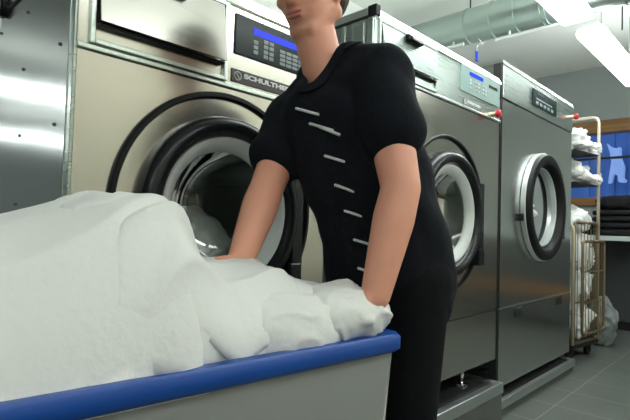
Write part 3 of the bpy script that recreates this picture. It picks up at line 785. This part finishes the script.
# head : forward, right, up of the face
fw = V((-.93, -.17, -.30)).normalized(); up0 = V((-.12, .02, 1)); rt = fw.cross(up0).normalized(); up = rt.cross(fw).normalized()
HR = Matrix((rt, fw, up)).transposed(); hc = J['head']
def hp(x, y, z): return hc + HR @ V((x, y, z))
ellipsoid(bm, hp(0, -.015, .035), (.074, .094, .085), HR)
ellipsoid(bm, hp(0, .022, -.03), (.062, .072, .085), HR)
ellipsoid(bm, hp(0, .058, -.092), (.030, .026, .022), HR)          # chin
for s in (-1, 1):
    capsule(bm, hp(s * .056, -.005, -.06), hp(s * .022, .062, -.094), .022, .018)   # jaw line
    ellipsoid(bm, hp(s * .042, .062, -.018), (.022, .02, .018), HR)     # cheek
    ellipsoid(bm, hp(s * .032, .082, .028), (.024, .014, .009), HR)     # brow ridge
    ellipsoid(bm, hp(s * .074, -.008, -.008), (.010, .019, .032), HR)   # ear
capsule(bm, hp(0, .090, .018), hp(0, .108, -.026), .009, .0125)        # nose
for s in (-1, 1): ellipsoid(bm, hp(s * .012, .098, -.028), (.008, .010, .008), HR)
ellipsoid(bm, hp(0, .088, -.052), (.024, .010, .007), HR); ellipsoid(bm, hp(0, .086, -.063), (.021, .010, .008), HR)   # lips
# hands : palm, four unequal fingers bent round the cloth, thumb from the palm's side
def hand(bm, wr, d, side, palm_n):
    d = d.normalized(); n = (palm_n - d * palm_n.dot(d)).normalized(); s = d.cross(n).normalized() * side
    k = wr + d * .085
    for q in (-.026, -.009, .009, .026): capsule(bm, wr + s * q * .6 + d * .01, k + s * q, .016, .013)
    for i, (q, ln) in enumerate(((.030, .072), (.010, .082), (-.011, .076), (-.030, .060))):
        b0 = k + s * q - d * .004; p1 = b0 + (d * .92 + n * .25).normalized() * ln * .45
        p2 = p1 + (d * .7 + n * .7).normalized() * ln * .32; p3 = p2 + (d * .35 + n * .94).normalized() * ln * .25
        chain(bm, [b0, p1, p2, p3], [.0105, .0095, .0088, .0078])
    b0 = wr + d * .028 + s * .028; p1 = b0 + (d * .6 + s * .7 + n * .3).normalized() * .042; p2 = p1 + (d * .8 + s * .25 + n * .5).normalized() * .034
    chain(bm, [wr + d * .02 + s * .012, b0, p1, p2], [.016, .0135, .011, .0095])
hand(bm, J['Lwr'], V((-.42, .50, -.75)), -1, V((-.4, .6, -.3)))
hand(bm, J['Rwr'], V((-.5, -.18, -.62)), 1, V((-.3, -.8, -.3)))
body = remesh('body', bm, .0058, M['skin'], pr, 4)
# lips, eyes, brows, hair
bm = bmesh.new(); ellipsoid(bm, hp(0, .0905, -.0525), (.0225, .0092, .0055), HR); ellipsoid(bm, hp(0, .0895, -.0625), (.0195, .0085, .006), HR)
ptag(obj('lips', bm, M['lip'], body, smooth=True), 'lips')
for s in (-1, 1):
    bm = bmesh.new(); ellipsoid(bm, hp(s * .031, .079, .008), (.0135, .0115, .0085), HR); e = obj('eye', bm, M['eyewhite'], body, smooth=True)
    bm = bmesh.new(); ellipsoid(bm, hp(s * .031, .0895, .006), (.0055, .003, .0055), HR); 
    bm.transform(Matrix.Identity(4)); obj('eyebrow', (lambda b: (capsule(b, hp(s * .014, .096, .034), hp(s * .048, .088, .036), .004, .003), b)[1])(bmesh.new()), M['hair'], body, smooth=True)
    obj('iris', bm, M['iris'], body, smooth=True)
bm = bmesh.new()
ellipsoid(bm, hp(0, -.024, .048), (.082, .098, .086), HR); ellipsoid(bm, hp(0, -.06, -.01), (.072, .055, .065), HR)
def trim(v):
    q = HR.inverted() @ (v - hc)
    lim = .062 if q.z > .06 else (.062 - (.06 - q.z) * .85)
    if q.y > lim: q.y = lim - .5 * (q.y - lim)
    d = .0025 * noise.noise(V((q.x * 90, q.y * 30, q.z * 30)))
    return hc + HR @ (q * (1 + d * 6))
remesh('hair', bm, .006, M['hair'], pr, 3, trim)

# tunic : trunk, short sleeves, hem, with a V cut open at the throat
bm = bmesh.new()
for a, b, r1, r2 in ((V((1.06, .74, .86)), V((1.03, .745, 1.0)), .142, .136), (V((1.03, .745, 1.0)), V((.975, .765, 1.14)), .136, .137), (V((.975, .765, 1.14)), V((.926, .81, 1.278)), .138, .130)):
    off = V((-.3, .95, 0)).normalized() * .035
    for q in (-1, 1): capsule(bm, a + off * q, b + off * q, r1 * .95, r2 * .95, 3)
ellipsoid(bm, (1.11, .735, .87), (.085, .13, .14)); ellipsoid(bm, (1.06, .735, .80), (.118, .135, .09))
for s, e in (('L', .50), ('R', .56)):
    sh, el = J[s + 'sh'], J[s + 'el']
    capsule(bm, V((.926, .82, 1.333)), sh, .093, .078, 3)
    chain(bm, [sh, sh.lerp(el, .25), sh.lerp(el, e)], [.078, .077, .080], 3)
    capsule(bm, V((.905, .832, 1.41)), sh + V((0, 0, .018)), .060, .060, 3)
tun = remesh('tunic', bm, .008, M['tunic'], pr, 5)
for v in tun.data.vertices:
    w_ = v.co + V(pr.location); n = v.normal
    v.co += n * (.006 * fbm(V((w_.x * 9, w_.y * 9, w_.z * 5)), 2) + .004 * math.sin(w_.z * 38 + w_.x * 25 + 3 * noise.noise(w_ * 6)))
# neckline cut as a V over the chest, then a flat collar band sewn along the cut edge
fwt = V((-.90, -.42, 0)).normalized(); sdt = V((0, 0, 1)).cross(fwt)
NC = V((.886, .840, 0))
bm = bmesh.new(); bm.from_mesh(tun.data); kill = []
for v in bm.verts:
    w_ = v.co + V(pr.location); q = w_ - NC; q.z = 0
    sd_, fr_ = q.dot(sdt) + .007, q.dot(fwt)
    thr = min(1.338 + abs(sd_) * 1.75, 1.452) if fr_ > 0 else 1.455
    if w_.z > thr and q.length < .15 and abs(sd_) < .085: kill.append(v)
bmesh.ops.delete(bm, geom=kill, context='VERTS')
bm.verts.ensure_lookup_table()
bm.normal_update()
be = [e for e in bm.edges if len(e.link_faces) == 1]
nb_ = {}
for e in be:
    for v in e.verts: nb_.setdefault(v, []).append(e.other_vert(v))
loops = []; seen = set()
for v0 in nb_:
    if v0 in seen: continue
    lp_ = [v0]; seen.add(v0); cur = v0
    while True:
        nx = [u for u in nb_[cur] if u not in seen]
        if not nx: break
        cur = nx[0]; seen.add(cur); lp_.append(cur)
    loops.append(lp_)
lp_ = max(loops, key=len)
P_ = [v.co.copy() for v in lp_]; N_ = [v.normal.copy() for v in lp_]
n = len(P_)
for it in range(14):
    P_ = [(P_[i - 1] + P_[i] * 2 + P_[(i + 1) % n]) / 4 for i in range(n)]
    N_ = [(N_[i - 1] + N_[i] * 2 + N_[(i + 1) % n]).normalized() for i in range(n)]
for v, p in zip(lp_, P_): v.co = p
bm.to_mesh(tun.data); bm.free()
for p in tun.data.polygons: p.use_smooth = True
bm = bmesh.new(); rings = []
cen = V((.886, .840, 1.43)) - V(pr.location)
for i in range(n):
    tg = (P_[(i + 1) % n] - P_[i - 1]).normalized(); nn = N_[i]; up_ = tg.cross(nn).normalized()
    if up_.dot(cen - P_[i]) < 0: up_ = -up_
    p = P_[i]
    rings.append([bm.verts.new(p - up_ * .026 + nn * .007), bm.verts.new(p + up_ * .003 + nn * .008), bm.verts.new(p + up_ * .005 - nn * .002), bm.verts.new(p - up_ * .024 - nn * .004)])
for i in range(n):
    for k in range(4): bm.faces.new((rings[i][k], rings[i][(k + 1) % 4], rings[(i + 1) % n][(k + 1) % 4], rings[(i + 1) % n][k]))
bmesh.ops.translate(bm, vec=V(pr.location), verts=bm.verts)
obj('collar', bm, M['tunic'], tun, angle=60)
# trousers and shoes
bm = bmesh.new()
capsule(bm, V((1.055, .68, .88)), V((1.065, .82, .88)), .112, .112, 3)
for s in ('L', 'R'):
    chain(bm, [J[s + 'hip'], J[s + 'kn'], J[s + 'an'] + V((0, 0, .0))], [.094, .072, .062], 3)
remesh('trousers', bm, .009, M['trousers'], pr, 5)
for s in ('L', 'R'):
    an = J[s + 'an']; bm = bmesh.new(); chain(bm, [V((an.x + .035, an.y, .045)), V((an.x - .09, an.y - .008, .042)), V((an.x - .19, an.y - .015, .036))], [.045, .046, .036], 3)
    remesh('shoe', bm, .007, M['shoe'], pr, 3, lambda v: V((v.x, v.y, max(v.z, .002))))

# ------------------------------------------------------------------ roll cage trolley
t = thing('roll_cage', 'bronze wire roll cage of white linen between the dryer and the window', 'trolley', (4.2, 1.18, 0), local=True)
t.rotation_euler = (0, 0, math.radians(-7.5))
CW, CD = .465, .62; PX = CW - .03
bm = bmesh.new(); tube(bm, arc_pts([(PX, .0, .14), (PX, .0, 2.02), (PX, CD, 2.02), (PX, CD, .14)], .07), .013, 10)
ptag(obj('side_frame', bm, M['cagepale'], t, smooth=True), 'tall pale tube loop')
bm = bmesh.new(); tube(bm, [(PX, CD * .55, 2.02), (PX, CD * .55, .2)], .006, 8); obj('side_bar', bm, M['cagepale'], t)
bm = bmesh.new(); tube(bm, arc_pts([(-0.03, .0, .14), (-0.03, .0, 1.1), (-0.03, CD, 1.1), (-0.03, CD, .14)], .07), .013, 10)
obj('side_frame', bm, M['cagepale'], t, smooth=True)
bm = bmesh.new(); box(bm, 0, CW, 0, CD, .10, .16, .006); ptag(obj('base', bm, M['dark'], t), 'dark base')
def gate(x0, x1, y, z0, z1, nb, name):
    bm = bmesh.new(); c = .04
    tube(bm, arc_pts([((x0 + x1) / 2, y, z1), (x1, y, z1), (x1, y, z0), (x0, y, z0), (x0, y, z1), ((x0 + x1) / 2, y, z1)], c), .012, 8)
    g = obj(name, bm, M['cage'], t, smooth=True)
    for i in range(nb):
        x = x0 + (x1 - x0) * (i + 1) / (nb + 1)
        obj('wire', tube(bmesh.new(), [(x, y, z0), (x, y, z1)], .0032, 6), M['cage'], g)
    for q in (.33, .67):
        z = z0 + (z1 - z0) * q; obj('cross_wire', tube(bmesh.new(), [(x0, y + .006, z), (x1, y + .006, z)], .006, 6), M['cage'], g)
    return g
gate(-.01, CW - .05, .0, .15, 1.105, 6, 'front_grid')
gate(.035, CW - .02, -.045, .22, .955, 6, 'front_gate')
gate(.0, CW, CD, .15, 1.105, 5, 'rear_grid')
for z in (1.43, 1.69):
    bm = bmesh.new(); box(bm, .0, PX, .0, CD, z - .012, z, .003); ptag(obj('shelf', bm, M['dark'], t), 'dark wire shelf')
bm = bmesh.new(); box(bm, 0, PX, CD - .01, CD, 1.05, 1.72, .002)
for x in (.05, CW - .07):
    for y in (.06, CD - .06):
        bm = bmesh.new(); lathe_y(bm, [(.01, -.014), (.045, -.014), (.05, -.008), (.05, .008), (.045, .014), (.01, .014)], x, y, .05, 20, True)
        box(bm, x - .015, x + .015, y - .02, y + .02, .05, .10); ptag(obj('caster', bm, M['rubber'], t), 'dark caster')
def tp(x, y, z): 
    c, s = math.cos(math.radians(-7.5)), math.sin(math.radians(-7.5)); return V((4.2 + c * x - s * y, 1.18 + s * x + c * y, z))
ck = dict(amp=.45, folds=.42, freq=2.4, fscale=4.2)
grp = 'white linen on the wire roll cage'
linen('crumpled white towels on the top shelf of the wire roll cage', tp(.25, .24, 1.785), (.18, .24, .125), 21, grp, floor=1.69, fdir=(.6, .5, .8), **ck)
linen('white towel corner drooping past the pale tube post on the top shelf', tp(.42, .045, 1.735), (.06, .07, .055), 22, grp, floor=1.69, fdir=(.2, .5, .8), **ck)
linen('crumpled white towels on the second shelf of the wire roll cage', tp(.25, .24, 1.525), (.18, .24, .115), 23, grp, floor=1.43, fdir=(.6, -.5, .8), **ck)
linen('white towel hanging forward at the post end of the second shelf', tp(.44, .04, 1.475), (.07, .07, .055), 24, grp, floor=1.43, fdir=(.7, .5, .4), **ck)
linen('white linen bulging over the top edge of the wire basket', tp(.21, .19, 1.12), (.19, .20, .12), 25, grp, sq=.8, amp=.2, folds=.25)
linen('white linen pressed behind the wires in the upper half of the basket', tp(.215, .185, .86), (.205, .20, .17), 26, grp, sq=.6, mat='linen2', amp=.2, folds=.3, fdir=(1, .2, .1))
linen('white linen pressed behind the wires in the middle of the basket', tp(.215, .185, .58), (.205, .20, .16), 27, grp, sq=.6, amp=.25, folds=.35, fdir=(.6, .2, .6))
linen('white linen at the bottom of the wire basket', tp(.215, .185, .32), (.205, .20, .14), 28, grp, sq=.6, amp=.3, folds=.35, fdir=(.3, .2, .8), floor=.162)
tag(obj('linen_sack', cloth_lump((5.1, 1.20, .2), (.12, .12, .24), 31, amp=.2, folds=.25, fdir=(1, .2, .2), floor=.002), M['sack'], smooth=True),
    'grey cloth sack on the floor beside the roll cage under the counter', 'sack')

# ------------------------------------------------------------------ counter and black clothes
t = thing('counter', 'pale edged counter under the window carrying black clothes', 'counter', (5.85, .1, 0))
obj('worktop', B(5.58, 6.09, -1.5, 2.2, .955, 1.002, .004), M['counter'], t)
obj('under_shade', B(6.04, 6.075, -1.45, 2.13, .10, .955), M['counterdark'], t)  # dark sheet standing in for the shade under the counter
obj('side_panel', B(5.62, 6.07, 2.14, 2.18, 0, .955), M['counterdark'], t)
obj('side_panel', B(5.62, 6.07, -1.5, -1.46, 0, .955), M['counterdark'], t)
ptag(obj('added_rail', B(5.64, 5.66, -1.46, .80, .34, .44), M['wooddark'], t), 'unseen brown wooden rail added to reflect in the steel fronts')  # unseen counter front, put in for the brown and dark bands mirrored in steel
obj('added_dark_front', B(5.645, 5.66, -1.46, .80, .45, .955), M['counterdark'], t)
obj('added_toe_board', B(5.645, 5.66, -1.46, .80, .06, .33), M['counterdark'], t)
zz = 1.002
names = ['lowest folded black garment of the stack on the counter, resting on the pale worktop', 'second folded black garment up in the stack on the counter', 'third folded black garment up in the stack on the counter', 'fourth folded black garment up in the stack on the counter', 'domed black garment topping the stack in front of the window']
for i, (hw, hh, yo) in enumerate(((.24, .038, .0), (.235, .036, .005), (.225, .034, -.005), (.215, .034, .0), (.19, .075, -.01))):
    bm = cloth_lump((5.82, 1.235 + yo, zz + hh), (.19, hw, hh), 40 + i, amp=.18, folds=.16, fdir=(0, .2, 1), sq=.6, floor=zz + .001)
    tag(obj('folded_garment', bm, M['blackcloth'], smooth=True), names[i], 'clothes', 'black clothes on the counter'); zz += hh * 2 - .004
tag(obj('folded_garment', cloth_lump((5.78, 1.52, 1.07), (.12, .07, .066), 47, amp=.25, folds=.2, floor=1.003), M['blackcloth'], smooth=True),
    'small crumpled black garment left of the folded stack on the counter', 'clothes', 'black clothes on the counter')

# ------------------------------------------------------------------ tunic buttons : found on the cloth surface
dg = bpy.context.evaluated_depsgraph_get()
inv = tun.matrix_world.inverted()
from mathutils.bvhtree import BVHTree
bvh = BVHTree.FromPolygons([v.co + V(pr.location) for v in tun.data.vertices], [p.vertices for p in tun.data.polygons])
eye = V((.0, .0, 1.01))
def on_cloth(p, out=.0015):
    h = bvh.find_nearest(V(p)); return h[0] + h[1] * out, h[1]
def bar(p, w, d, h=.0035):
    q, n = on_cloth(V(p) + SH); d = V(d); u = (d - n * d.dot(n)).normalized(); bm = bmesh.new()
    capsule(bm, q - u * w / 2, q + u * w / 2, h, h, 2); return bm
tapes = [((.80, .79, 1.275), .06), ((.80, .755, 1.235), .06), ((.805, .735, 1.225), .055), ((.815, .725, 1.16), .05), ((.83, .71, 1.09), .045), ((.85, .70, 1.03), .04), ((.875, .69, .965), .036), ((.89, .69, .90), .034)]
for p_, w_ in tapes:
    ptag(obj('tunic_bar', bar(p_, w_, (.69, -.72, -.22)), M['ringwhite'], tun, smooth=True), 'pale horizontal fastening bar')

# ------------------------------------------------------------------ light, camera, view
wd = bpy.data.worlds.new('dusk'); scn.world = wd; wd.use_nodes = True
bg = wd.node_tree.nodes['Background']; bg.inputs[0].default_value = (.36, .53, 1.0, 1); bg.inputs[1].default_value = 1.8

cam = bpy.data.cameras.new('camera'); co = bpy.data.objects.new('camera', cam); col.objects.link(co); scn.camera = co
r = V((.692, -.721, .029)); 
yaw, pitch, roll, fpx = math.radians(46.0922191), math.radians(1.94815702), math.radians(1.68884347), 485.538
fwd = V((math.sin(yaw) * math.cos(pitch), math.cos(yaw) * math.cos(pitch), math.sin(pitch)))
rt0 = V((math.cos(yaw), -math.sin(yaw), 0)); up0 = rt0.cross(fwd)
rr = rt0 * math.cos(roll) + up0 * math.sin(roll); uu = up0 * math.cos(roll) - rt0 * math.sin(roll)
co.matrix_world = Matrix.Translation((0, 0, 1.01)) @ Matrix((rr, uu, -fwd)).transposed().to_4x4()
cam.sensor_width = 36; cam.sensor_fit = 'HORIZONTAL'; cam.lens = fpx / 630 * 36; cam.clip_start = .02
scn.view_settings.view_transform = 'Standard'; scn.view_settings.look = 'None'
scn.view_settings.gamma = 1; scn.view_settings.use_curve_mapping = False
scn.view_settings.exposure = 0.0
